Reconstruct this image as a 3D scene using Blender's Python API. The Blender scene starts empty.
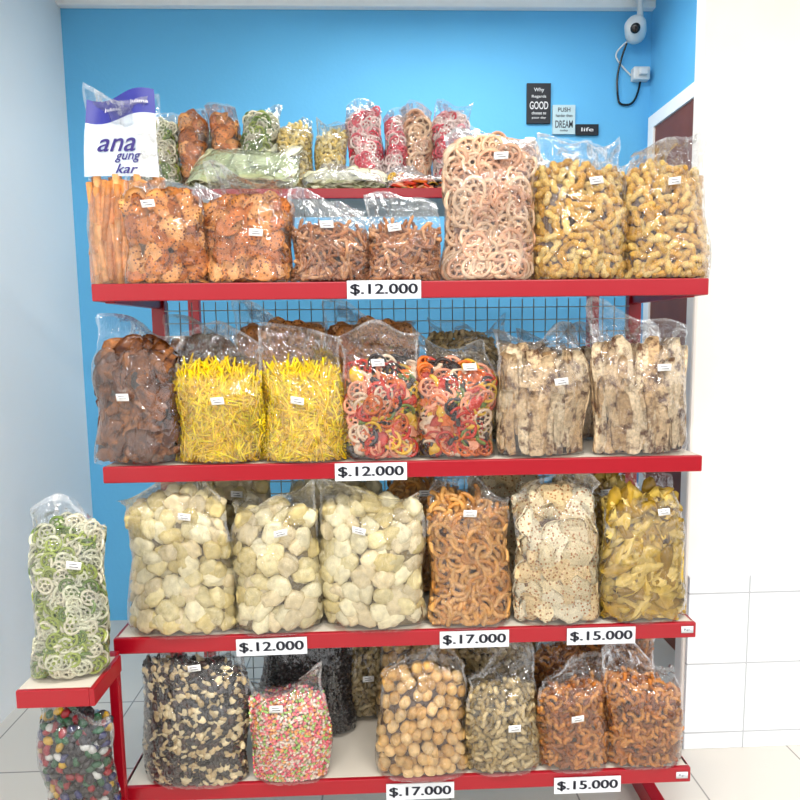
import bpy, math, random
import numpy as np
from mathutils import Matrix, Vector, noise
random.seed(7); rng=np.random.default_rng(7)
scn=bpy.context.scene
try: scn.view_settings.view_transform='Standard'; scn.view_settings.look='None'
except Exception: pass
try: scn.cycles.transparent_max_bounces=32
except Exception: pass
GAIN=.88
def s2l(c):
    return tuple((x/255/12.92 if x/255<=.04045 else ((x/255+.055)/1.055)**2.4) for x in c[:3])
def sat(c,k=1.10):
    l=.3*c[0]+.59*c[1]+.11*c[2]; return tuple(max(0.003,l+(x-l)*k) for x in c)
# ---------------------------------------------------------------- materials
def newmat(name):
    m=bpy.data.materials.new(name); m.use_nodes=True
    nt=m.node_tree; return m,nt,nt.nodes.get('Principled BSDF')
def plain(name,rgb,rough=.5,metal=0,bump=0,bscale=30,var=.0,vscale=3):
    m,nt,b=newmat(name)
    b.inputs['Base Color'].default_value=(*s2l(rgb),1); b.inputs['Roughness'].default_value=rough; b.inputs['Metallic'].default_value=metal
    tc=nt.nodes.new('ShaderNodeTexCoord')
    if var:
        n=nt.nodes.new('ShaderNodeTexNoise'); n.inputs['Scale'].default_value=vscale; n.inputs['Detail'].default_value=6
        nt.links.new(tc.outputs['Object'],n.inputs['Vector'])
        r=nt.nodes.new('ShaderNodeValToRGB'); c=s2l(rgb)
        r.color_ramp.elements[0].position=.3; r.color_ramp.elements[1].position=.7
        r.color_ramp.elements[0].color=(*[x*(1-var) for x in c],1); r.color_ramp.elements[1].color=(*[min(1,x*(1+var)) for x in c],1)
        nt.links.new(n.outputs['Fac'],r.inputs['Fac']); nt.links.new(r.outputs['Color'],b.inputs['Base Color'])
    if bump:
        n=nt.nodes.new('ShaderNodeTexNoise'); n.inputs['Scale'].default_value=bscale; n.inputs['Detail'].default_value=5
        nt.links.new(tc.outputs['Object'],n.inputs['Vector'])
        bp=nt.nodes.new('ShaderNodeBump'); bp.inputs['Strength'].default_value=bump; bp.inputs['Distance'].default_value=.01
        nt.links.new(n.outputs['Fac'],bp.inputs['Height']); nt.links.new(bp.outputs['Normal'],b.inputs['Normal'])
    return m
def snackmat(name,scale=60,lo=.7,hi=1.2,spot=None,sscale=140,sthr=.28,rough=.45,bump=.4,mix=None,mscale=18,mpos=(.45,.6),sss=0):
    m,nt,b=newmat(name); L=nt.links.new
    at=nt.nodes.new('ShaderNodeAttribute'); at.attribute_name='Col'
    tc=nt.nodes.new('ShaderNodeTexCoord')
    n=nt.nodes.new('ShaderNodeTexNoise'); n.inputs['Scale'].default_value=scale; n.inputs['Detail'].default_value=4
    L(tc.outputs['Object'],n.inputs['Vector'])
    mr=nt.nodes.new('ShaderNodeMapRange'); mr.inputs['From Min'].default_value=.3; mr.inputs['From Max'].default_value=.7
    mr.inputs['To Min'].default_value=lo; mr.inputs['To Max'].default_value=hi; L(n.outputs['Fac'],mr.inputs['Value'])
    vm=nt.nodes.new('ShaderNodeVectorMath'); vm.operation='SCALE'; L(at.outputs['Color'],vm.inputs[0]); L(mr.outputs['Result'],vm.inputs['Scale'])
    col=vm.outputs['Vector']
    if mix:
        n2=nt.nodes.new('ShaderNodeTexNoise'); n2.inputs['Scale'].default_value=mscale; n2.inputs['Detail'].default_value=7; n2.inputs['Roughness'].default_value=.65
        L(tc.outputs['Object'],n2.inputs['Vector'])
        r=nt.nodes.new('ShaderNodeValToRGB'); r.color_ramp.elements[0].position=mpos[0]; r.color_ramp.elements[1].position=mpos[1]
        L(n2.outputs['Fac'],r.inputs['Fac'])
        mx=nt.nodes.new('ShaderNodeMix'); mx.data_type='RGBA'; L(r.outputs['Color'],mx.inputs['Factor']); L(col,mx.inputs['A']); mx.inputs['B'].default_value=(*s2l(mix),1)
        col=mx.outputs['Result']
    if spot:
        v=nt.nodes.new('ShaderNodeTexVoronoi'); v.inputs['Scale'].default_value=sscale; L(tc.outputs['Object'],v.inputs['Vector'])
        lt=nt.nodes.new('ShaderNodeMath'); lt.operation='LESS_THAN'; lt.inputs[1].default_value=sthr; L(v.outputs['Distance'],lt.inputs[0])
        mx=nt.nodes.new('ShaderNodeMix'); mx.data_type='RGBA'; L(lt.outputs[0],mx.inputs['Factor']); L(col,mx.inputs['A']); mx.inputs['B'].default_value=(*s2l(spot),1)
        col=mx.outputs['Result']
    L(col,b.inputs['Base Color']); b.inputs['Roughness'].default_value=rough
    bp=nt.nodes.new('ShaderNodeBump'); bp.inputs['Strength'].default_value=bump; bp.inputs['Distance'].default_value=.004
    L(n.outputs['Fac'],bp.inputs['Height']); L(bp.outputs['Normal'],b.inputs['Normal'])
    return m
def filmmat(name,haze=.012,rough=.05,tint=(1,1,1),mul=2.1,cap=.6):
    m,nt,b=newmat(name); nt.nodes.remove(b); L=nt.links.new
    out=nt.nodes.get('Material Output'); tc=nt.nodes.new('ShaderNodeTexCoord')
    mp=nt.nodes.new('ShaderNodeMapping'); mp.inputs['Scale'].default_value=(1.7,1,.7); L(tc.outputs['Object'],mp.inputs['Vector'])
    n=nt.nodes.new('ShaderNodeTexNoise'); n.inputs['Scale'].default_value=24; n.inputs['Detail'].default_value=3; n.inputs['Distortion'].default_value=2.4
    try: n.noise_type='RIDGED_MULTIFRACTAL'; n.normalize=True
    except Exception: pass
    L(mp.outputs[0],n.inputs['Vector'])
    bp=nt.nodes.new('ShaderNodeBump'); bp.inputs['Strength'].default_value=.7; bp.inputs['Distance'].default_value=.010; L(n.outputs['Fac'],bp.inputs['Height'])
    b2=nt.nodes.new('ShaderNodeBump'); b2.inputs['Strength'].default_value=.25; b2.inputs['Distance'].default_value=.010; L(n.outputs['Fac'],b2.inputs['Height'])
    tr=nt.nodes.new('ShaderNodeBsdfTransparent'); tr.inputs[0].default_value=(*[.995*t for t in tint],1)
    df=nt.nodes.new('ShaderNodeBsdfDiffuse'); df.inputs[0].default_value=(.9*tint[0],.92*tint[1],.95*tint[2],1)
    gl=nt.nodes.new('ShaderNodeBsdfGlossy'); gl.inputs['Roughness'].default_value=rough; L(bp.outputs[0],gl.inputs['Normal'])
    fr=nt.nodes.new('ShaderNodeFresnel'); fr.inputs['IOR'].default_value=1.45; L(b2.outputs[0],fr.inputs['Normal'])
    m1=nt.nodes.new('ShaderNodeMixShader'); m1.inputs[0].default_value=haze; L(tr.outputs[0],m1.inputs[1]); L(df.outputs[0],m1.inputs[2])
    mu=nt.nodes.new('ShaderNodeMath'); mu.operation='MULTIPLY'; mu.inputs[1].default_value=mul; L(fr.outputs[0],mu.inputs[0])
    mn=nt.nodes.new('ShaderNodeMath'); mn.operation='MINIMUM'; mn.inputs[1].default_value=cap; L(mu.outputs[0],mn.inputs[0])
    m2=nt.nodes.new('ShaderNodeMixShader'); L(mn.outputs[0],m2.inputs[0]); L(m1.outputs[0],m2.inputs[1]); L(gl.outputs[0],m2.inputs[2])
    L(m2.outputs[0],out.inputs['Surface']); return m
MAT={
 'film':filmmat('clear_film'),
 'seal':filmmat('film_seal',.18,.12),
 'whitefilm':filmmat('milky_film',.6,.25),
 'greenfilm':filmmat('greenish_film',.10,.12,(.93,1,.9)),
 'sn':snackmat('snack_surface'),
 'shiny':snackmat('snack_shiny',rough=.3,lo=.82,hi=1.15,bump=.2),
 'speck':snackmat('cracker_speckled',spot=(112,52,22),sscale=120,sthr=.29,lo=.75,hi=1.25),
 'shell':snackmat('peanut_shell',scale=240,lo=.66,hi=1.2,bump=.9,rough=.6),
 'knob':snackmat('puffed_rice',scale=260,lo=.75,hi=1.1,bump=1,spot=(170,112,60),sscale=105,sthr=.30),
 'slab':snackmat('bark_cracker',mix=(100,66,42),mscale=34,mpos=(.50,.62),scale=120,lo=.68,hi=1.15,bump=.9),
 'dark':snackmat('dark_cracker',rough=.18,mix=(66,30,12),mscale=40,mpos=(.4,.65),scale=150),
 'label':plain('label_paper',(240,240,238),.6),
 'ink':plain('label_ink',(60,60,70),.6),
 'purple':plain('print_purple',(52,38,120),.4),
 'blue':plain('print_blue',(45,50,150),.4),
 'white':plain('print_white',(235,235,240),.4),
}
# ---------------------------------------------------------------- templates
def tube_t(P,R,seg=6,closed=False,flat=1.0):
    P=np.array(P,float); n=len(P); R=np.broadcast_to(np.array(R,float),(n,))
    Tn=np.zeros_like(P)
    for i in range(n):
        a=P[(i+1)%n] if (closed or i<n-1) else P[i]; b=P[i-1] if (closed or i>0) else P[i]
        d=a-b; Tn[i]=d/(np.linalg.norm(d)+1e-12)
    ref=np.array([0,1,0.]); V=[]
    for i in range(n):
        u=np.cross(Tn[i],ref); 
        if np.linalg.norm(u)<1e-3: u=np.cross(Tn[i],[1,0,.3])
        u/=np.linalg.norm(u); w=np.cross(u,Tn[i])
        for k in range(seg):
            a=2*math.pi*k/seg; V.append(P[i]+R[i]*(math.cos(a)*u+flat*math.sin(a)*w))
    F=[]
    for i in range(n if closed else n-1):
        for k in range(seg):
            a=i*seg+k; b=i*seg+(k+1)%seg; c=((i+1)%n)*seg+(k+1)%seg; d=((i+1)%n)*seg+k; F.append((a,b,c,d))
    if not closed: F.append(tuple(range(seg))[::-1]); F.append(tuple((n-1)*seg+k for k in range(seg)))
    return np.array(V),F
def merge_t(L):
    V=[];F=[];o=0
    for v,f in L: V.append(v); F+= [tuple(i+o for i in q) for q in f]; o+=len(v)
    return np.concatenate(V),F
def ell_t(rx,ry,rz,nu=9,nv=6,e=1.0,dimp=0):
    V=[];F=[]
    sp=lambda x:math.copysign(abs(x)**e,x)
    for j in range(nv+1):
        ph=-math.pi/2+math.pi*j/nv
        for i in range(nu):
            th=2*math.pi*i/nu
            v=Vector((sp(math.cos(ph))*sp(math.cos(th)),sp(math.sin(ph)),sp(math.cos(ph))*sp(math.sin(th))))
            k=1+dimp*noise.noise(v*1.7+Vector((rx*999,ry*777,random.random()*0)))
            V.append((v.x*rx*k,v.y*ry*k,v.z*rz*k))
    for j in range(nv):
        for i in range(nu):
            F.append((j*nu+i,j*nu+(i+1)%nu,(j+1)*nu+(i+1)%nu,(j+1)*nu+i))
    return np.array(V),F
def sheet_t(rx,rz,th,warp=.006,rings=3,segs=14,irr=.08,sq=1.0,lump=0):
    sd=random.random()*50; ax=random.uniform(0,math.pi); V=[];F=[]
    sp=lambda x:math.copysign(abs(x)**sq,x)
    for side in (-1,1):
        for r in range(rings+1):
            for k in range(segs):
                a=2*math.pi*k/segs; q=r/rings
                rr=q*(1+irr*noise.noise(Vector((math.cos(a)*1.5,math.sin(a)*1.5,sd)))*2)
                x=sp(math.cos(a))*rr*rx; z=sp(math.sin(a))*rr*rz
                c=(math.cos(ax)*x/rx+math.sin(ax)*z/rz)
                y=warp*(c*c*1.4-.5)+warp*.9*noise.noise(Vector((x/rx*1.3,z/rz*1.3,sd+3)))
                if lump: y+=side*lump*abs(noise.noise(Vector((x*90,z*90,sd+side))))
                V.append((x,y+side*th/2*(1-.6*q**4),z))
    n=(rings+1)*segs
    for s in range(2):
        for r in range(rings):
            for k in range(segs):
                q=(s*n+r*segs+k,s*n+r*segs+(k+1)%segs,s*n+(r+1)*segs+(k+1)%segs,s*n+(r+1)*segs+k)
                F.append(q if s else q[::-1])
    for k in range(segs):
        a=rings*segs+k;b=rings*segs+(k+1)%segs; F.append((a,b,n+b,n+a))
    return np.array(V),F
def arc(R,a0,a1,n,wob=0,dy=0):
    return [(R*math.cos(a0+(a1-a0)*i/(n-1)),wob*math.sin(i*.9)+dy*i/(n-1),R*math.sin(a0+(a1-a0)*i/(n-1))) for i in range(n)]
def peanut():
    l=random.uniform(.019,.024); r=random.uniform(.0092,.0108); P=[];R=[]; b=random.uniform(-.001,.001); m=random.uniform(.62,.76)
    for i in range(12):
        t=i/11; P.append(((t-.5)*2*l,0,b*math.cos((t-.5)*4)))
        e=math.sqrt(max(0,1-abs(2*t-1)**3)); R.append(r*max(.12,e*(1-(1-m)*math.exp(-((t-.5)/.12)**2))))
    return tube_t(P,R,8)
def wheel(s=1.0):
    R=.021*s; L=[]
    L.append(tube_t(arc(R,0,2*math.pi*(17/18),18),.0043*s,6,True)); L.append(tube_t(arc(.008*s,0,2*math.pi*.875,8),.0033*s,5,True))
    for k in range(6):
        a=k*math.pi/3; c,d=math.cos(a),math.sin(a); L.append(tube_t([(c*.009*s,0,d*.009*s),(c*.02*s,0,d*.02*s)],.0028*s,4))
    v,f=merge_t(L); v[:,1]+=random.uniform(-.004,.004)*s*((v[:,0]/R)**2)*1.5; return v,f
def stick(l,r,n=2,seg=4,bend=0): 
    return tube_t([((i/(n-1)-.5)*l,0,bend*((i/(n-1)-.5)*2)**2) for i in range(n)],r,seg)
def ribcurl(R,ang,r,n,rib,dy=0,seg=6):
    P=arc(R,0,ang,n,0,dy); P=np.array(P); P-=P.mean(0)
    return tube_t(P,[r*(1+rib*(1 if i%2 else -1))*(.6 if i in(0,n-1) else 1) for i in range(n)],seg)
def slab():
    return sheet_t(random.uniform(.013,.021),random.uniform(.075,.10),.009,.004,4,24,.08,.5,.008)
K={}
def kind(name,tf,nt,s,pr,pal,mat='sn',tilt=.5,ang=None,core=None,sz=None,jit=.5,layers=3):
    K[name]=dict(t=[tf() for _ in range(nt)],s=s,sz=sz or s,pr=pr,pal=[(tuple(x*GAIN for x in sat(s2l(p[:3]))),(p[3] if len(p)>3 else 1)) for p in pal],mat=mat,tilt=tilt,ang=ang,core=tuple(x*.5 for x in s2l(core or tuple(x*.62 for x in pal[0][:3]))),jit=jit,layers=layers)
kind('crisp',lambda:sheet_t(random.uniform(.028,.037),random.uniform(.028,.037),.0025,.006,3,16),8,.031,.009,[(230,158,96),(214,136,74),(238,174,114),(200,118,62)],'speck',.6)
kind('brownstick',lambda:ribcurl(random.uniform(.04,.12),random.uniform(.5,.7) if random.random()<.5 else .4,.0046,9,.13),8,.0145,.006,[(192,134,90),(160,102,66),(212,158,114),(176,116,76)],'sn',.35)
kind('wheel',lambda:wheel(random.uniform(1.15,1.4)),5,.033,.008,[(236,200,166),(244,212,182),(222,172,140)],'sn',.35,core=(164,112,84))
kind('peanut',peanut,8,.0250,.009,[(240,204,126),(230,184,100),(246,216,146),(216,166,82)],'shell',.3,core=(112,70,28))
kind('yellow',lambda:stick(random.uniform(.045,.08),.0023,3,4,random.uniform(-.003,.003)),8,.0095,.003,[(255,222,0),(250,208,0),(255,232,20),(236,190,0)],'shiny',.18,core=(190,140,4))
def mixt():
    q=random.random()
    if q<.35: return wheel(1.05)
    if q<.6: return ribcurl(.02,random.uniform(1.0,2.2),.0065,12,.2)
    return sheet_t(.024,.018,.003,.01)
kind('mixed',mixt,14,.023,.008,[(200,60,40,1.6),(236,164,132,2.2),(232,186,70,1.8),(40,28,26,1.7),(110,130,60,.4),(216,112,52,1.8),(236,210,182,1.1)],'shiny',.4,core=(80,34,22))
kind('slab',slab,10,.031,.008,[(224,196,158),(204,172,132),(236,214,180)],'slab',.18,(0,.06),core=(54,36,24),sz=.07)
kind('puff',lambda:ell_t(random.uniform(.023,.033),random.uniform(.013,.018),random.uniform(.020,.030),16,9,.72,.25),12,.041,.014,[(232,218,170),(240,230,194),(220,202,146),(228,212,174)],'shiny',.4,core=(160,140,94))
kind('spiral',lambda:ribcurl(random.uniform(.020,.034),random.uniform(1.8,3.8),.0062,34,.2,random.uniform(-.006,.006),7),8,.022,.008,[(218,162,96),(202,140,76),(230,178,116)],'sn',.35,core=(110,66,30))
kind('knob',lambda:sheet_t(random.uniform(.036,.045),random.uniform(.034,.043),.010,.006,5,22,.14,1,.010),7,.042,.010,[(244,226,186),(234,208,162),(248,236,206)],'knob',.4,core=(140,102,64))
kind('chip',lambda:sheet_t(random.uniform(.045,.06),random.uniform(.018,.026),.0025,.013,3,16,.1),8,.026,.010,[(212,180,92),(186,150,62),(226,198,122),(158,124,48)],'shiny',.5,core=(106,80,26))
kind('seed',lambda:(ell_t(random.uniform(.008,.0105),.0032,random.uniform(.0045,.006),7,5) if random.random()<.5 else ell_t(random.uniform(.012,.016),.005,random.uniform(.008,.010),8,6)),6,.0125,.004,[(42,38,36,1.9),(232,214,174,.9),(204,180,138,.7),(70,54,48,.8)],'shiny',.5,core=(30,26,26))
kind('sprinkle',lambda:ell_t(.0058,.0042,.0038,5,4),3,.0074,.004,[(252,150,156),(255,228,208),(180,216,124),(252,180,116),(248,114,134),(252,240,225)],'shiny',.5,core=(240,170,175))
kind('ball',lambda:ell_t(.0165,.0165,.0165,12,9,1,.18),6,.030,.015,[(222,182,122),(206,162,100),(232,198,144)],'sn',1.2,core=(110,76,42))
kind('olive',lambda:ribcurl(random.uniform(.016,.03),random.uniform(.9,1.7),.0068,11,.14),8,.018,.007,[(204,180,130),(182,156,106),(218,196,150),(150,128,82)],'sn',.35)
kind('orangecurl',lambda:ribcurl(random.uniform(.012,.025),random.uniform(1.4,2.8),.0056,13,.2),8,.0175,.006,[(200,132,68),(178,108,48),(212,148,82),(138,78,34)],'sn',.35)
kind('darksheet',lambda:sheet_t(random.uniform(.035,.055),random.uniform(.035,.055),.003,.014,4,18,.2),8,.036,.012,[(136,80,40),(110,62,30),(166,106,60)],'dark',.5,core=(54,28,14))
kind('rolls',lambda:stick(random.uniform(.13,.17),.0095,5,8,random.uniform(-.004,.004)),4,.018,.009,[(232,162,104),(218,144,86),(238,178,122)],'sn',.1,(math.pi/2,.06),sz=.09)
kind('greenring',lambda:wheel(.8),3,.019,.007,[(220,220,194,2),(164,178,92,1),(230,224,200,1.2),(110,134,70,.8)],'sn',.4,core=(110,116,74))
kind('pinkring',lambda:wheel(.85),3,.019,.007,[(240,110,124,1),(248,228,222,2.4),(214,60,80,.8),(244,180,182,1)],'shiny',.4,core=(190,110,110))
kind('cream',lambda:ribcurl(.012,2.4,.0052,9,.1),4,.015,.006,[(246,226,160),(240,212,130),(250,238,196)],'sn',.4,core=(200,170,96))
kind('blackseed',lambda:ell_t(.009,.005,.007,6,4),3,.012,.005,[(34,28,28),(50,40,38),(24,20,22)],'shiny',.8,core=(18,15,15))
kind('greenwafer',lambda:sheet_t(.05,.035,.003,.010,3,14,.1),6,.035,.01,[(236,234,200),(224,224,182),(242,240,214)],'shiny',.3,core=(210,212,160))
kind('candy',lambda:ell_t(.014,.008,.010,8,5),3,.018,.007,[(150,30,40,1),(30,90,55,1),(205,205,200,.6),(40,45,100,1),(200,160,60,.5),(35,30,35,2)],'shiny',.8,core=(30,26,26))
# ---------------------------------------------------------------- mesh builder
class MB:
    def __init__(s): s.V=[];s.F=[];s.C=[];s.M=[];s.o=0;s.mats=[]
    def mi(s,k):
        if k not in s.mats: s.mats.append(k)
        return s.mats.index(k)
    def add(s,V,F,col,mat):
        V=np.asarray(V,float); s.V.append(V); o=s.o; s.F+=[tuple(i+o for i in q) for q in F]; s.o+=len(V)
        s.C.append(np.tile(np.array([*col,1.0]),(len(V),1))); s.M+=([s.mi(mat)]*len(F) if isinstance(mat,str) else [s.mi(q) for q in mat])
    def mesh(s,name,warp=None):
        V=np.concatenate(s.V)
        if warp: V=warp(V)
        me=bpy.data.meshes.new(name); me.from_pydata(V.tolist(),[],s.F)
        a=me.color_attributes.new('Col','FLOAT_COLOR','POINT'); a.data.foreach_set('color',np.concatenate(s.C).astype(np.float32).ravel())
        for k in s.mats: me.materials.append(MAT[k])
        me.polygons.foreach_set('material_index',s.M); me.polygons.foreach_set('use_smooth',[True]*len(s.F)); me.update(); return me
def prof(u,v,hc):
    a=max(0,1-abs(u)**2.5)**.65
    if v<.08: b=.82+.18*math.sqrt(max(v,0)/.08)
    elif v<.6: b=1
    elif v<=1: b=1-.62*((v-.6)/.4)**1.5
    else: b=.38*math.exp(-(v-1)*hc/.035)
    return a*b
def rotm(axis,a): return np.array(Matrix.Rotation(a,3,axis))
def textmesh(s,w,h,bold=.0):
    cu=bpy.data.curves.new('t','FONT'); cu.body=s; cu.size=1; cu.offset=bold; cu.resolution_u=4
    ob=bpy.data.objects.new('t',cu); scn.collection.objects.link(ob)
    bpy.context.view_layer.update()
    dg=bpy.context.evaluated_depsgraph_get(); me=bpy.data.meshes.new_from_object(ob.evaluated_get(dg))
    V=np.array([v.co[:] for v in me.vertices]); F=[tuple(p.vertices) for p in me.polygons]
    bpy.data.objects.remove(ob); bpy.data.curves.remove(cu); bpy.data.meshes.remove(me)
    mn=V.min(0);mx=V.max(0); V=(V-(mn+mx)/2); V[:,0]*=w/(mx[0]-mn[0]); V[:,1]*=h/(mx[1]-mn[1])
    return np.stack([V[:,0],np.zeros(len(V)),V[:,1]],1),F
def box_t(x0,x1,y0,y1,z0,z1):
    V=[(x,y,z) for x in(x0,x1) for y in(y0,y1) for z in(z0,z1)]
    return np.array(V),[(0,1,3,2),(4,6,7,5),(0,4,5,1),(2,3,7,6),(0,2,6,4),(1,5,7,3)]
def bagmesh(name,kd,w,h,hc,t=.10,film='film',label=None,dens=1.0,extra=None,bend=1.0):
    w=w*1.03
    k=K[kd]; m=MB(); sd=random.random()*100; pr=k['pr']
    pal=k['pal']; wt=np.array([p[1] for p in pal],float); wt/=wt.sum()
    slump=random.uniform(-1,1)
    s=k['s']/dens; sz=k['sz']/dens
    for layer in range(k['layers']):
        nx=max(1,int((w-2*pr)/s)); nz=max(1,int((hc-pr)/sz))
        for i in range(nx+1):
            uu=(i/max(nx,1)-.5)*2
            top=hc*(1-.05*random.random()-.08*uu*uu+.05*slump*uu)
            for j in range(nz+1):
                x=-(w/2-pr*1.1)+(w-2.2*pr)*(i+(.5 if j%2 else 0))/(nx+.5)+random.uniform(-1,1)*s*k['jit']*.6
                z=pr*.9+(top-pr*1.3)*j/max(nz,1)+random.uniform(-1,1)*sz*k['jit']*.6
                lim=w/2-pr*.8; x=max(-lim,min(lim,x)); z=max(pr*.8,min(hc,z))
                if kd in('slab','rolls'): z=max(.085,min(hc-.08,z))
                u=x/(w/2); T=t/2*prof(u,z/hc,hc)
                V,F=k['t'][random.randrange(len(k['t']))]
                if k['ang']: a=k['ang'][0]+random.gauss(0,k['ang'][1])
                else: a=random.uniform(0,2*math.pi)
                R=rotm('Z',u*.5*(1 if layer<2 else -1)+random.gauss(0,k['tilt']*.6))@rotm('X',random.gauss(0,k['tilt']*.6))@rotm('Y',a)
                P=V@R.T
                if layer<2: P[:,1]+=-T-P[:,1].min()+(pr*1.3 if layer else 0)+random.random()*min(.008,pr*.9)
                else: P[:,1]+=T-P[:,1].max()
                P[:,0]+=x; P[:,2]+=z
                lo=P[:,2].min()
                if lo<.003: P[:,2]+=.003-lo
                ov=P[:,0].max()-(w/2-.001)
                if ov>0: P[:,0]-=ov
                ov=-(w/2-.001)-P[:,0].min()
                if ov>0: P[:,0]+=ov
                uu_=np.clip(np.abs(P[:,0])/(w/2),0,1)
                lim2=t/2*np.maximum(0.0,1-uu_**2.5)**.65+.003
                P[:,1]=np.clip(P[:,1],-lim2,lim2)
                c=np.array(pal[rng.choice(len(pal),p=wt)][0])*random.uniform(.82,1.15)*(1 if layer!=1 else .85)  # second layer tinted darker: shade between pieces put into their colour
                m.add(P,F,np.minimum(c,1),k['mat'])
    def shell(sc,off,z1,nu,nv,mat,col,wr=0,lo=0.0):
        V=[];F=[];M=[]
        ph=sd%6.28
        for side in(-1,1):
            for j in range(nv+1):
                z=lo+(z1-lo)*j/nv
                for i in range(nu+1):
                    u=-1+2*i/nu; x=u*w/2*(.93 if sc<1 else 1)
                    T=t/2*prof(u,z/hc,hc)*sc+off*(1-u**8)
                    hd=max(0,(z-hc*.86)/(h-hc*.86)) if wr else 0
                    y=side*T; zz=z
                    if wr:
                        n1=noise.noise(Vector((x*24,z*13+side*7*(1-hd*.8),sd))); n2=noise.noise(Vector((x*75+z*40,z*24,sd+side))); n3=noise.noise(Vector((x*8,z*7,sd+5)))
                        y+=side*.008*(1-abs(u)**6)*(abs(n1)+.7*abs(n2))*(1-hd)
                        y+=min(1,hd*2)*(.016*n1+.008*n2+.03*n3)
                        y+=hd*.020*math.sin(x/w*6+ph)+hd*hd*.05*math.sin(ph*3)
                        y+=min(1,hd*3)*(1-hd*.6)*.008*abs(math.sin(x*95+z*25*math.sin(ph*2)+ph))
                        x*=1-.10*math.sin(min(1,hd*1.2)*math.pi)*.6-.04*hd
                        zz=z+hd*hd*(.05*noise.noise(Vector((x*9,sd,1)))+.022*math.sin(x/w*4+ph)-.012)
                        x+=.007*noise.noise(Vector((z*16,u,sd+9)))
                    V.append((x,y,zz))
        n=(nu+1)*(nv+1)
        for q in range(2):
            for j in range(nv):
                for i in range(nu):
                    a=q*n+j*(nu+1)+i; f=(a,a+1,a+nu+2,a+nu+1); F.append(f if q==0 else f[::-1])
                    M.append('seal' if (wr and q==0 and (j==nv-1 or (i in(0,nu-1) and j>nv*.6))) else mat)
        m.add(V,F,col,M); return
    shell(.5,0,hc*.82,8,8,'sn',k['core'],0,.006)  # darkened filler body, its colour stands in for shade in the gaps
    shell(1,.004,h,34,46,film,(1,1,1),.012)
    def front(x,z): return -(t/2*prof(x/(w/2),z/hc,hc)+.012)
    if label:
        lx,lz=label; y=front(lx,lz)-.003; a=random.uniform(-.15,.15); R=rotm('Y',a)
        for (x0,x1,z0,z1,dy,mt) in[(-.017,.017,-.009,.009,0,'label'),(-.011,.008,.002,.0036,-.0006,'ink'),(-.009,.011,-.004,-.0025,-.0006,'ink')]:
            V,F=box_t(x0,x1,dy-.0004,dy,z0,z1); m.add(V@R.T+np.array([lx,y,lz]),F,(1,1,1),mt)
    if extra: extra(m,front)
    sh=random.uniform(-.03,.03)*bend; am=random.uniform(.02,.045)*bend
    def warp(V):
        z=V[:,2]; zh=z/h
        f=1.01+am*np.sin(zh*5.5+sd)-.045*bend*np.clip(zh-.4,0,1)
        x=V[:,0]*f+sh*z+.005*bend*np.sin(z*26+sd*2)
        y=V[:,1]+.008*bend*np.sin(V[:,0]*18+sd)*np.clip(zh*3,0,1)+.006*bend*np.sin(z*17+sd*1.3)
        zz=z*(1+.02*bend*np.sin(V[:,0]*14+sd))
        return np.stack([x,y,zz],1)
    return m.mesh(name,warp)
def put(name,me,x,y,z,rx=0,rz=0):
    o=bpy.data.objects.new(name,me); scn.collection.objects.link(o); o.location=(x,y,z); o.rotation_euler=(rx,0,rz); return o
def bag(name,kd,x,y,z,w,h,hc,rz=None,rx=-.03,**kw):
    return put(name,bagmesh(name,kd,w,h,hc,**kw),x,y,z,rx,random.uniform(-.07,.07) if rz is None else rz)
S1,S2,S3,S4,ST=1.577,1.125,.675,.263,1.892
FY=.062; FB=.046; FC=.036
# ---------------------------------------------------------------- top-row bags
def printed(m,front):
    def fy(x,z): return front(x,z)-.006-.02*max(0,(z-.3)/.2)*math.sin(x*28)
    def patch(x0,x1,z0,z1,mat,off):
        V=[];F=[];nx,nz=14,10
        for j in range(nz+1):
            for i in range(nx+1):
                x=x0+(x1-x0)*i/nx; z=z0+(z1-z0)*j/nz; V.append((x*(1-.25*max(0,z-.3)),fy(x,z)-off,z+(.012*math.sin(x*22) if z>.4 else 0)))
        for j in range(nz):
            for i in range(nx): a=j*(nx+1)+i; F.append((a,a+1,a+nx+2,a+nx+1))
        m.add(V,F,(1,1,1),mat)
    patch(-.094,.094,.28,.43,'whitefilm',0); patch(-.094,.094,.43,.49,'blue',.0)
    for s,w_,h_,x,z,mt in[('ana',.10,.034,-.005,.362,'purple'),('gung',.06,.024,.02,.328,'purple'),('kar',.05,.026,.02,.300,'purple'),('julima',.045,.012,.055,.466,'white'),('julima',.045,.012,-.02,.452,'white')]:
        V,F=textmesh(s,w_,h_,.01); V[:,0]+=x; V[:,2]+=z
        if mt=='purple': V[:,0]+=.35*(V[:,2]-z)
        V[:,1]=[fy(p[0],p[2])-(.003 if mt=='purple' else .006) for p in V]; m.add(V,F,(1,1,1),mt)
bag('wafer_roll_bag','rolls',-.708,.14,S1,.195,.50,.28,rz=0,film='film',extra=printed,bend=.3)
c1=bag('cracker_chip_bag','crisp',-.580,FY,S1,.205,.285,.215,label=(-.02,.19))
bag('cracker_chip_bag','crisp',-.378,FY,S1,.222,.285,.205,label=(.04,.12))
c3=bag('pretzel_stick_bag','brownstick',-.172,FY-.01,S1,.19,.225,.14,t=.09,label=(.0,.14))
bag('pretzel_stick_bag','brownstick',.017,FY-.01,S1,.186,.225,.135,t=.09,label=(-.03,.13))
wh=bag('wheel_snack_bag','wheel',.232,FY,S1,.232,.385,.335,t=.11,label=(.02,.30))
pn=bag('peanut_bag','peanut',.474,FY,S1,.235,.375,.30,t=.11,label=(.02,.245))
bag('peanut_bag','peanut',.697,FY,S1,.215,.365,.295,t=.11,label=(.0,.24))
put('cracker_chip_bag',c1.data,-.46,.26,S1,-.03,.1)
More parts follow.
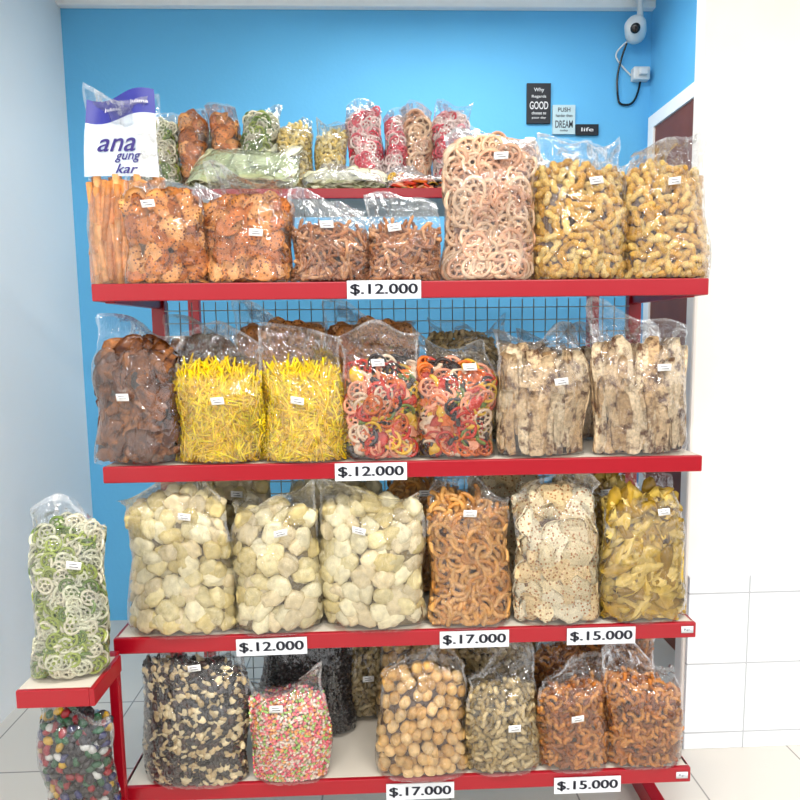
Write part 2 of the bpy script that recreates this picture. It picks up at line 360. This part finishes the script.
put('peanut_bag',pn.data,.60,.26,S1,-.03,.05); put('wheel_snack_bag',wh.data,.33,.27,S1,-.02,.1)
put('pretzel_stick_bag',c3.data,-.08,.24,S1,-.03,.1)
# upper back board
up=[('green_snack_pouch','greenring',-.765,.125,.29),('brown_snack_pouch','crisp',-.655,.10,.315),('brown_snack_pouch','crisp',-.55,.10,.31),
 ('green_snack_pouch','greenring',-.44,.125,.32),('candy_mix_pouch','cream',-.315,.12,.285),('cream_snack_pouch','cream',-.20,.105,.26),('pink_ring_pouch','pinkring',-.085,.12,.33),
 ('pink_ring_pouch','pinkring',.02,.085,.30),('brown_snack_pouch','wheel',.09,.105,.31),('pink_ring_pouch','pinkring',.205,.135,.32)]
for n,kd,x,w,h in up:
    bag(n,kd,x,.63,ST,w,h,h*.9,t=.09)
put('green_snack_pouch',bpy.data.objects['green_snack_pouch'].data,-.60,.74,ST,0,.2); put('cream_snack_pouch',bpy.data.objects['cream_snack_pouch'].data,-.38,.74,ST+.0,0,.1)
bag('green_wafer_bag','greenwafer',-.48,.46,ST+.02,.34,.27,.21,rx=-.9,rz=-.12,t=.07,film='greenfilm')
bag('cream_snack_bag','greenwafer',-.14,.46,ST+.01,.26,.20,.08,rx=-1.0,rz=.05,t=.04,film='seal')
bag('pink_snack_bag','mixed',.10,.46,ST+.01,.22,.20,.06,rx=-.95,rz=.0,t=.05,film='seal')
bag('wheel_snack_bag','wheel',.37,.46,ST+.02,.27,.27,.20,rx=-.62,rz=.1,t=.08)
# ---------------------------------------------------------------- second board
d1=bag('dark_cracker_bag','darksheet',-.672,FY,S2,.225,.37,.29,t=.11,label=(-.01,.17))
y1=bag('yellow_stick_bag','yellow',-.460,FB,S2,.225,.34,.245,label=(.01,.16))
bag('yellow_stick_bag','yellow',-.245,FB,S2,.215,.335,.24,label=(-.01,.155))
m1=bag('mixed_snack_bag','mixed',-.042,FB,S2,.205,.345,.25,label=(-.01,.245))
bag('mixed_snack_bag','mixed',.150,FB,S2,.198,.345,.245,label=(.03,.24))
b1=bag('bark_cracker_bag','slab',.374,FB,S2,.232,.345,.275,label=(.02,.20))
bag('bark_cracker_bag','slab',.634,FB,S2,.245,.375,.285,label=(.04,.23))
put('dark_cracker_bag',d1.data,-.56,.28,S2,0,.05); oc=bag('cracker_chip_bag','crisp',-.33,.28,S2,.26,.40,.345)
put('cracker_chip_bag',oc.data,-.07,.28,S2,0,.1); bo=bag('olive_snack_bag','olive',.22,.28,S2,.25,.38,.33)
put('bark_cracker_bag',b1.data,.48,.28,S2,0,-.05); put('bark_cracker_bag',b1.data,.70,.28,S2,0,.08)
# ---------------------------------------------------------------- third board
p1=bag('puff_cracker_bag','puff',-.575,FB,S3,.268,.395,.355,t=.12,label=(.04,.31))
bag('puff_cracker_bag','puff',-.322,FB,S3,.222,.39,.325,t=.12,label=(.02,.27))
p3=bag('puff_cracker_bag','puff',-.076,FB,S3,.27,.395,.34,t=.12,label=(-.03,.27))
sp=bag('spiral_snack_bag','spiral',.184,FB,S3,.215,.385,.33,label=(.0,.30))
kn=bag('rice_cracker_bag','knob',.418,FB,S3,.225,.385,.33,t=.11)
ch=bag('banana_chip_bag','chip',.650,FB,S3,.228,.38,.33,t=.11,label=(.04,.29))
put('puff_cracker_bag',p1.data,-.50,.28,S3,0,.1); put('puff_cracker_bag',p3.data,-.18,.28,S3,0,.05)
put('spiral_snack_bag',sp.data,.08,.28,S3,0,.1); put('rice_cracker_bag',kn.data,.33,.28,S3,0,.1); put('banana_chip_bag',ch.data,.58,.28,S3,0,-.1)
# ---------------------------------------------------------------- bottom board
bag('sunflower_seed_bag','seed',-.560,FC,S4,.275,.385,.335,t=.12,label=(.02,.33))
bag('sprinkle_candy_bag','sprinkle',-.302,FC-.01,S4,.2,.315,.25,t=.09,label=(-.02,.22))
bag('black_seed_bag','blackseed',-.28,.22,S4,.26,.385,.33)
bl=bag('ball_cookie_bag','ball',.050,FC,S4,.235,.31,.28,t=.12)
ol=bag('olive_snack_bag','olive',.272,FC,S4,.2,.29,.235,label=(.02,.14))
o1=bag('orange_curl_bag','orangecurl',.467,FC,S4,.19,.29,.235,label=(.0,.16))
bag('orange_curl_bag','orangecurl',.662,FC,S4,.205,.30,.24)
put('ball_cookie_bag',bl.data,.05,.26,S4+.002,0,.05); put('olive_snack_bag',ol.data,-.12,.31,S4,0,.1); put('olive_snack_bag',bo.data,.29,.28,S4,0,0); put('orange_curl_bag',o1.data,.50,.26,S4,0,.1)
oo=bag('orange_curl_bag','orangecurl',.67,.25,S4,.22,.38,.33,label=(-.03,.31))
# ---------------------------------------------------------------- racks
RED=plain('red_enamel',(154,2,24),.3,bump=.05); WHITE=plain('white_board',(206,198,184),.5,var=.06); WIRE=plain('wire_steel',(170,170,166),.35,.6)
def boxobj(name,x0,x1,y0,y1,z0,z1,mat,parent=None,bev=.002):
    V,F=box_t(x0,x1,y0,y1,z0,z1); c=V.mean(0); me=bpy.data.meshes.new(name); me.from_pydata((V-c).tolist(),[],F); me.materials.append(mat)
    o=bpy.data.objects.new(name,me); scn.collection.objects.link(o); o.location=c
    if bev:
        b=o.modifiers.new('b','BEVEL'); b.width=bev; b.segments=2
    if parent: o.parent=parent
    import bmesh
    bm=bmesh.new(); bm.from_mesh(me); bmesh.ops.recalc_face_normals(bm,faces=bm.faces); bm.to_mesh(me); bm.free()
    return o
def empty(name):
    e=bpy.data.objects.new(name,None); scn.collection.objects.link(e); e.empty_display_size=.1; return e
rack=empty('display_rack'); XL,XR=-.745,.778
for i,z in enumerate((S1,S2,S3,S4)):
    boxobj(f'shelf_board_{i+1}',XL,XR,.012,.40,z-.016,z-.001,WHITE,rack,.001)
    boxobj(f'shelf_lip_{i+1}',XL-.002,XR+.002,-.001,.012,z-.042,z,RED,rack,.003)
    boxobj(f'shelf_side_a_{i+1}',XL-.002,XL+.008,.012,.40,z-.042,z-.001,RED,rack,.002)
    boxobj(f'shelf_side_b_{i+1}',XR-.008,XR+.002,.012,.40,z-.042,z-.001,RED,rack,.002)
boxobj('upper_board',XL,XR,.435,.82,ST-.016,ST-.001,WHITE,rack,.001); boxobj('upper_lip',XL,XR,.42,.435,ST-.03,ST,RED,rack,.002)
for n,x in(('a',XL+.02),('b',XR-.02)):
    boxobj(f'post_front_{n}',x-.02,x+.02,.405,.435,0,ST-.03,RED,rack)
    boxobj(f'post_back_{n}',x-.02,x+.02,.79,.82,0,ST-.02,RED,rack)
    boxobj(f'foot_{n}',x-.02,x+.02,.02,.40,0,.06,RED,rack)
    for i,z in enumerate((S1,S2,S3,S4)):
        boxobj(f'bracket_{n}_{i}',x-.012,x+.012,.05,.41,z-.045,z-.016,RED,rack)
m=MB(); MAT['wire']=WIRE
for i in range(40):
    x=XL+.05+i*(XR-XL-.1)/39; V,F=box_t(x-.0014,x+.0014,.403,.406,.1,1.55); m.add(V,F,(1,1,1),'wire')
for j in range(38):
    z=.1+j*.0385; V,F=box_t(XL+.04,XR-.04,.400,.403,z-.0014,z+.0014); m.add(V,F,(1,1,1),'wire')
g=put('wire_grid',m.mesh('wire_grid'),0,0,0); g.parent=rack
# narrow side rack standing in front of the left end
rk=empty('side_rack')
for i,z in enumerate((.655,.265)):
    boxobj(f'board_{i}',-.885,-.722,-.19,-.05,z-.016,z-.001,WHITE,rk,.001); boxobj(f'lip_{i}',-.722,-.710,-.20,-.045,z-.042,z,RED,rk)
    boxobj(f'side_{i}',-.885,-.722,-.05,-.040,z-.042,z,RED,rk); boxobj(f'side_b_{i}',-.885,-.722,-.20,-.19,z-.042,z,RED,rk)
for i,x in enumerate((-.87,-.735)):
    boxobj(f'post_{i}',x-.012,x+.012,-.040,-.022,0,.655,RED,rk)
gb=bag('green_ring_bag','greenring',-.790,-.125,.655,.165,.40,.36,rz=.15,t=.09,label=(.03,.27))
cb=bag('candy_mix_bag','candy',-.790,-.125,.265,.165,.34,.30,rz=.15,t=.09)
# ---------------------------------------------------------------- price signs
MAT['sign']=plain('sign_paper',(214,218,222),.5)
MAT['signink']=plain('sign_ink',(66,68,80),.6)
MAT['slate']=plain('slate',(26,28,34),.6)
MAT['chalk']=plain('chalk',(228,228,228),.7)
MAT['lt']=plain('poster_light',(190,215,220),.6)
def sign(t,x,z,rot=0,y=-.0035):
    m=MB(); V,F=box_t(-.091,.091,-.003,0,-.0225,.0225); m.add(V,F,(1,1,1),'sign')
    V,F=textmesh(t,.164,.028,.0); V[:,1]=-.0036
    for dx,dz in((-.0015,0),(.0015,0),(-.0007,.0006),(.0007,-.0006)):
        m.add(V+np.array([dx,-abs(dx)*.1-abs(dz)*.2,dz]),F,(1,1,1),'signink')
    me=m.mesh('price_sign')
    for p in me.polygons: p.use_smooth=False
    o=put('price_sign',me,x,y,z); o.rotation_euler=(0,rot,0)
sign('$.12.000',-.036,S1-.021); sign('$.12.000',-.076,S2-.024); sign('$.12.000',-.341,S3-.030,-.01)
sign('$.17.000',.187,S3-.026); sign('$.15.000',.523,S3-.027); sign('$.17.000',.041,S4-.036); sign('$.15.000',.494,S4-.036)
m=MB(); V,F=box_t(-.016,.016,-.002,0,-.009,.009); m.add(V,F,(1,1,1),'sign'); V,F=textmesh('Rp.',.018,.008,.0); V[:,1]=-.0025; m.add(V,F,(1,1,1),'signink')
me=m.mesh('small_price_label'); put('small_price_label',me,.755,-.0015,S3-.018).parent=rack; put('small_price_label',me,.755,-.0015,S4-.02).parent=rack
# ---------------------------------------------------------------- room
def tilemat(name,c,g,sx,rough=.2):
    m,nt,b=newmat(name); br=nt.nodes.new('ShaderNodeTexBrick'); tc=nt.nodes.new('ShaderNodeTexCoord'); mp=nt.nodes.new('ShaderNodeMapping')
    br.offset=0; br.inputs['Color1'].default_value=(*s2l(c),1); br.inputs['Color2'].default_value=(*s2l(tuple(x*.98 for x in c)),1); br.inputs['Mortar'].default_value=(*s2l(g),1)
    br.inputs['Scale'].default_value=1; br.inputs['Mortar Size'].default_value=.003; br.inputs['Brick Width'].default_value=sx; br.inputs['Row Height'].default_value=sx
    nt.links.new(tc.outputs['Object'],mp.inputs['Vector']); nt.links.new(mp.outputs[0],br.inputs['Vector']); nt.links.new(br.outputs['Color'],b.inputs['Base Color']); b.inputs['Roughness'].default_value=rough
    return m,mp
BLUE=plain('blue_wall_paint',(104,190,238),.7,bump=.08,bscale=60,var=.04,vscale=1.5)
CREAM=plain('cream_plaster',(246,240,232),.6,bump=.1,bscale=20,var=.04,vscale=4); WW=plain('white_plaster',(252,252,250),.7,bump=.05,var=.02)
boxobj('wall_back',-1.6,1.5,1.6,1.7,0,3.0,BLUE,bev=0)
boxobj('wall_right',1.29,1.39,.52,1.6,0,3.0,BLUE,bev=0)
boxobj('wall_left',-1.6,-1.5,-3.2,1.6,0,3.0,WW,bev=0)
boxobj('wall_right_pillar',.975,1.9,.46,.52,0,3.0,CREAM,bev=.01)
FT,_=tilemat('floor_tile',(214,208,198),(150,146,140),.4)
boxobj('floor',-1.6,1.9,-3.2,1.7,-.1,0,FT,bev=0)
boxobj('ceiling',-1.6,1.9,-3.2,1.7,3.0,3.1,WW,bev=0)
boxobj('trim_1',-1.5,1.29,1.56,1.6,2.965,3.0,WW,bev=.005)
TL,mp=tilemat('wall_tile',(244,246,248),(184,186,190),.25); mp.inputs['Rotation'].default_value=(math.pi/2,0,0)
boxobj('trim_2',.985,1.9,.445,.46,0,.62,TL,bev=.002)
# door in the right wall
dr=empty('door_1'); DB=plain('door_wood',(120,62,44),.5,var=.15,vscale=6)
boxobj('frame_top',1.262,1.29,.80,1.55,2.40,2.46,WW,dr); boxobj('frame_side',1.262,1.29,1.49,1.55,0,2.40,WW,dr); boxobj('frame_side_b',1.262,1.29,.80,.86,0,2.40,WW,dr)
boxobj('leaf',1.272,1.29,.86,1.49,0,2.40,DB,dr)
# posters
def poster(name,x,z,w,h,bg,lines):
    m=MB(); V,F=box_t(-w/2,w/2,-.012,0,-h/2,h/2); m.add(V,F,(1,1,1),bg)
    for s,lw,lh,lz in lines:
        V,F=textmesh(s,lw,lh,.01); V[:,1]=-.0135; V[:,2]+=lz; m.add(V,F,(1,1,1),'chalk' if bg=='slate' else 'ink')
    me=m.mesh(name); 
    for p in me.polygons: p.use_smooth=False
    put(name,me,x,1.598,z)
poster('chalk_poster',.742,2.54,.115,.185,'slate',[('Why',.05,.022,.06),('Regards',.07,.016,.03),('GOOD',.09,.036,-.01),('choose to',.07,.014,-.045),('your day',.07,.012,-.068)])
poster('chalk_poster',.865,2.465,.11,.135,'lt',[('PUSH',.06,.02,.045),('harder than',.08,.014,.018),('DREAM',.085,.034,-.022),('today',.04,.012,-.052)])
poster('chalk_poster',.98,2.418,.11,.05,'slate',[('life',.06,.018,0)])
# cctv
PL=plain('white_plastic',(226,226,224),.3); BK=plain('black_glass',(15,15,18),.1)
cc=empty('security_camera')
def revolve(name,prof_,mat,parent,loc,rot,seg=20):
    V=[];F=[]
    for r,z in prof_:
        for k in range(seg): a=2*math.pi*k/seg; V.append((r*math.cos(a),r*math.sin(a),z))
    n=len(prof_)
    for i in range(n-1):
        for k in range(seg): F.append((i*seg+k,i*seg+(k+1)%seg,(i+1)*seg+(k+1)%seg,(i+1)*seg+k))
    F.append(tuple(range(seg))[::-1]); F.append(tuple((n-1)*seg+k for k in range(seg)))
    me=bpy.data.meshes.new(name); me.from_pydata(V,[],F); me.materials.append(mat); me.polygons.foreach_set('use_smooth',[True]*len(F))
    o=bpy.data.objects.new(name,me); scn.collection.objects.link(o); o.location=loc; o.rotation_euler=rot; o.parent=parent; return o
cx,cy,cz=1.17,1.5,2.84
revolve('body',[(.02,-.05),(.042,-.045),(.048,-.02),(.048,.03),(.035,.05),(.015,.055)],PL,cc,(cx,cy,cz),(math.radians(70),0,math.radians(-25)))
revolve('lens',[(.022,0),(.022,.004),(.014,.008),(.004,.009)],BK,cc,(cx-.02,cy-.050,cz-.017),(math.radians(110),0,math.radians(-25)))
revolve('stem',[(.016,0),(.013,.03),(.013,.08),(.03,.085),(.034,.10)],PL,cc,(cx+.02,cy,cz+.05),(0,0,0))
def cable(name,pts,r,mat,parent=None):
    cu=bpy.data.curves.new(name,'CURVE'); cu.dimensions='3D'; cu.bevel_depth=r; cu.bevel_resolution=3; s=cu.splines.new('NURBS'); s.points.add(len(pts)-1); s.use_endpoint_u=True; s.order_u=3
    for p,q in zip(s.points,pts): p.co=(*q,1)
    cu.materials.append(mat); o=bpy.data.objects.new(name,cu); scn.collection.objects.link(o)
    if parent:o.parent=parent
    return o
bx=empty('junction_box'); boxobj('case',1.19,1.27,1.555,1.60,2.64,2.70,PL,bx,.006); boxobj('plug',1.21,1.25,1.53,1.555,2.655,2.685,PL,bx,.005)
cable('camera_cable',[(cx,1.55,2.82),(1.10,1.585,2.78),(1.13,1.588,2.72),(1.19,1.59,2.67)],.004,PL)
cable('camera_cable',[(cx-.02,1.55,2.80),(1.12,1.59,2.7),(1.125,1.59,2.57),(1.14,1.59,2.53),(1.22,1.59,2.54),(1.235,1.59,2.64)],.005,BK)
# ---------------------------------------------------------------- lights
FIX=plain('fill_housing_white',(235,235,235),.4)  # housing made up to go with the added lights
def fill_lamp(name,x,y,z,sx,sy,p,rx=0):
    e=empty(name); boxobj('fill_housing',x-sx/2-.02,x+sx/2+.02,y-sy/2-.02,y+sy/2+.02,z+.01,z+.05,FIX,e)
    l=bpy.data.lights.new(name+'_area','AREA'); l.shape='RECTANGLE'; l.size=sx; l.size_y=sy; l.energy=p; l.color=(1,.975,.94)
    o=bpy.data.objects.new('fill_area',l); scn.collection.objects.link(o); o.location=(x,y,z); o.rotation_euler=(rx,0,0); o.parent=e
fill_lamp('fill_light',-.45,-1.6,2.93,1.2,.12,46); fill_lamp('fill_light',.85,-1.6,2.93,1.2,.12,46); fill_lamp('fill_light',.3,.9,2.93,1.2,.2,17)  # added, unseen: front pair for film highlights, rear one to brighten back wall
# outside: bright overcast street sky above a darker ground
w=bpy.data.worlds.new('w'); scn.world=w; w.use_nodes=True; nt=w.node_tree; bg=nt.nodes['Background']
tc=nt.nodes.new('ShaderNodeTexCoord'); sx=nt.nodes.new('ShaderNodeSeparateXYZ'); nt.links.new(tc.outputs['Generated'],sx.inputs[0])
nz=nt.nodes.new('ShaderNodeTexNoise'); nz.inputs['Scale'].default_value=3.5; nt.links.new(tc.outputs['Generated'],nz.inputs['Vector'])
ad=nt.nodes.new('ShaderNodeMath'); ad.operation='MULTIPLY_ADD'; ad.inputs[1].default_value=.5; nt.links.new(nz.outputs['Fac'],ad.inputs[0]); nt.links.new(sx.outputs['Z'],ad.inputs[2])
rp=nt.nodes.new('ShaderNodeValToRGB'); rp.color_ramp.elements[0].position=.22; rp.color_ramp.elements[1].position=.36
rp.color_ramp.elements[0].color=(.22,.215,.21,1); rp.color_ramp.elements[1].color=(.97,.985,1,1); nt.links.new(ad.outputs[0],rp.inputs['Fac'])
nt.links.new(rp.outputs['Color'],bg.inputs[0]); bg.inputs[1].default_value=1.95
# ---------------------------------------------------------------- camera
cd=bpy.data.cameras.new('camera'); cam=bpy.data.objects.new('camera',cd); scn.collection.objects.link(cam); scn.camera=cam
cd.sensor_width=36; cd.lens=640/800*36; cd.clip_start=.01
cam.matrix_world=Matrix.Translation((-.056,-1.6,1.45))@Matrix.Rotation(math.radians(-2),4,'Z')@Matrix.Rotation(math.radians(84),4,'X')@Matrix.Rotation(-.0125,4,'Z')
print('verts',sum(len(m.vertices) for m in bpy.data.meshes))
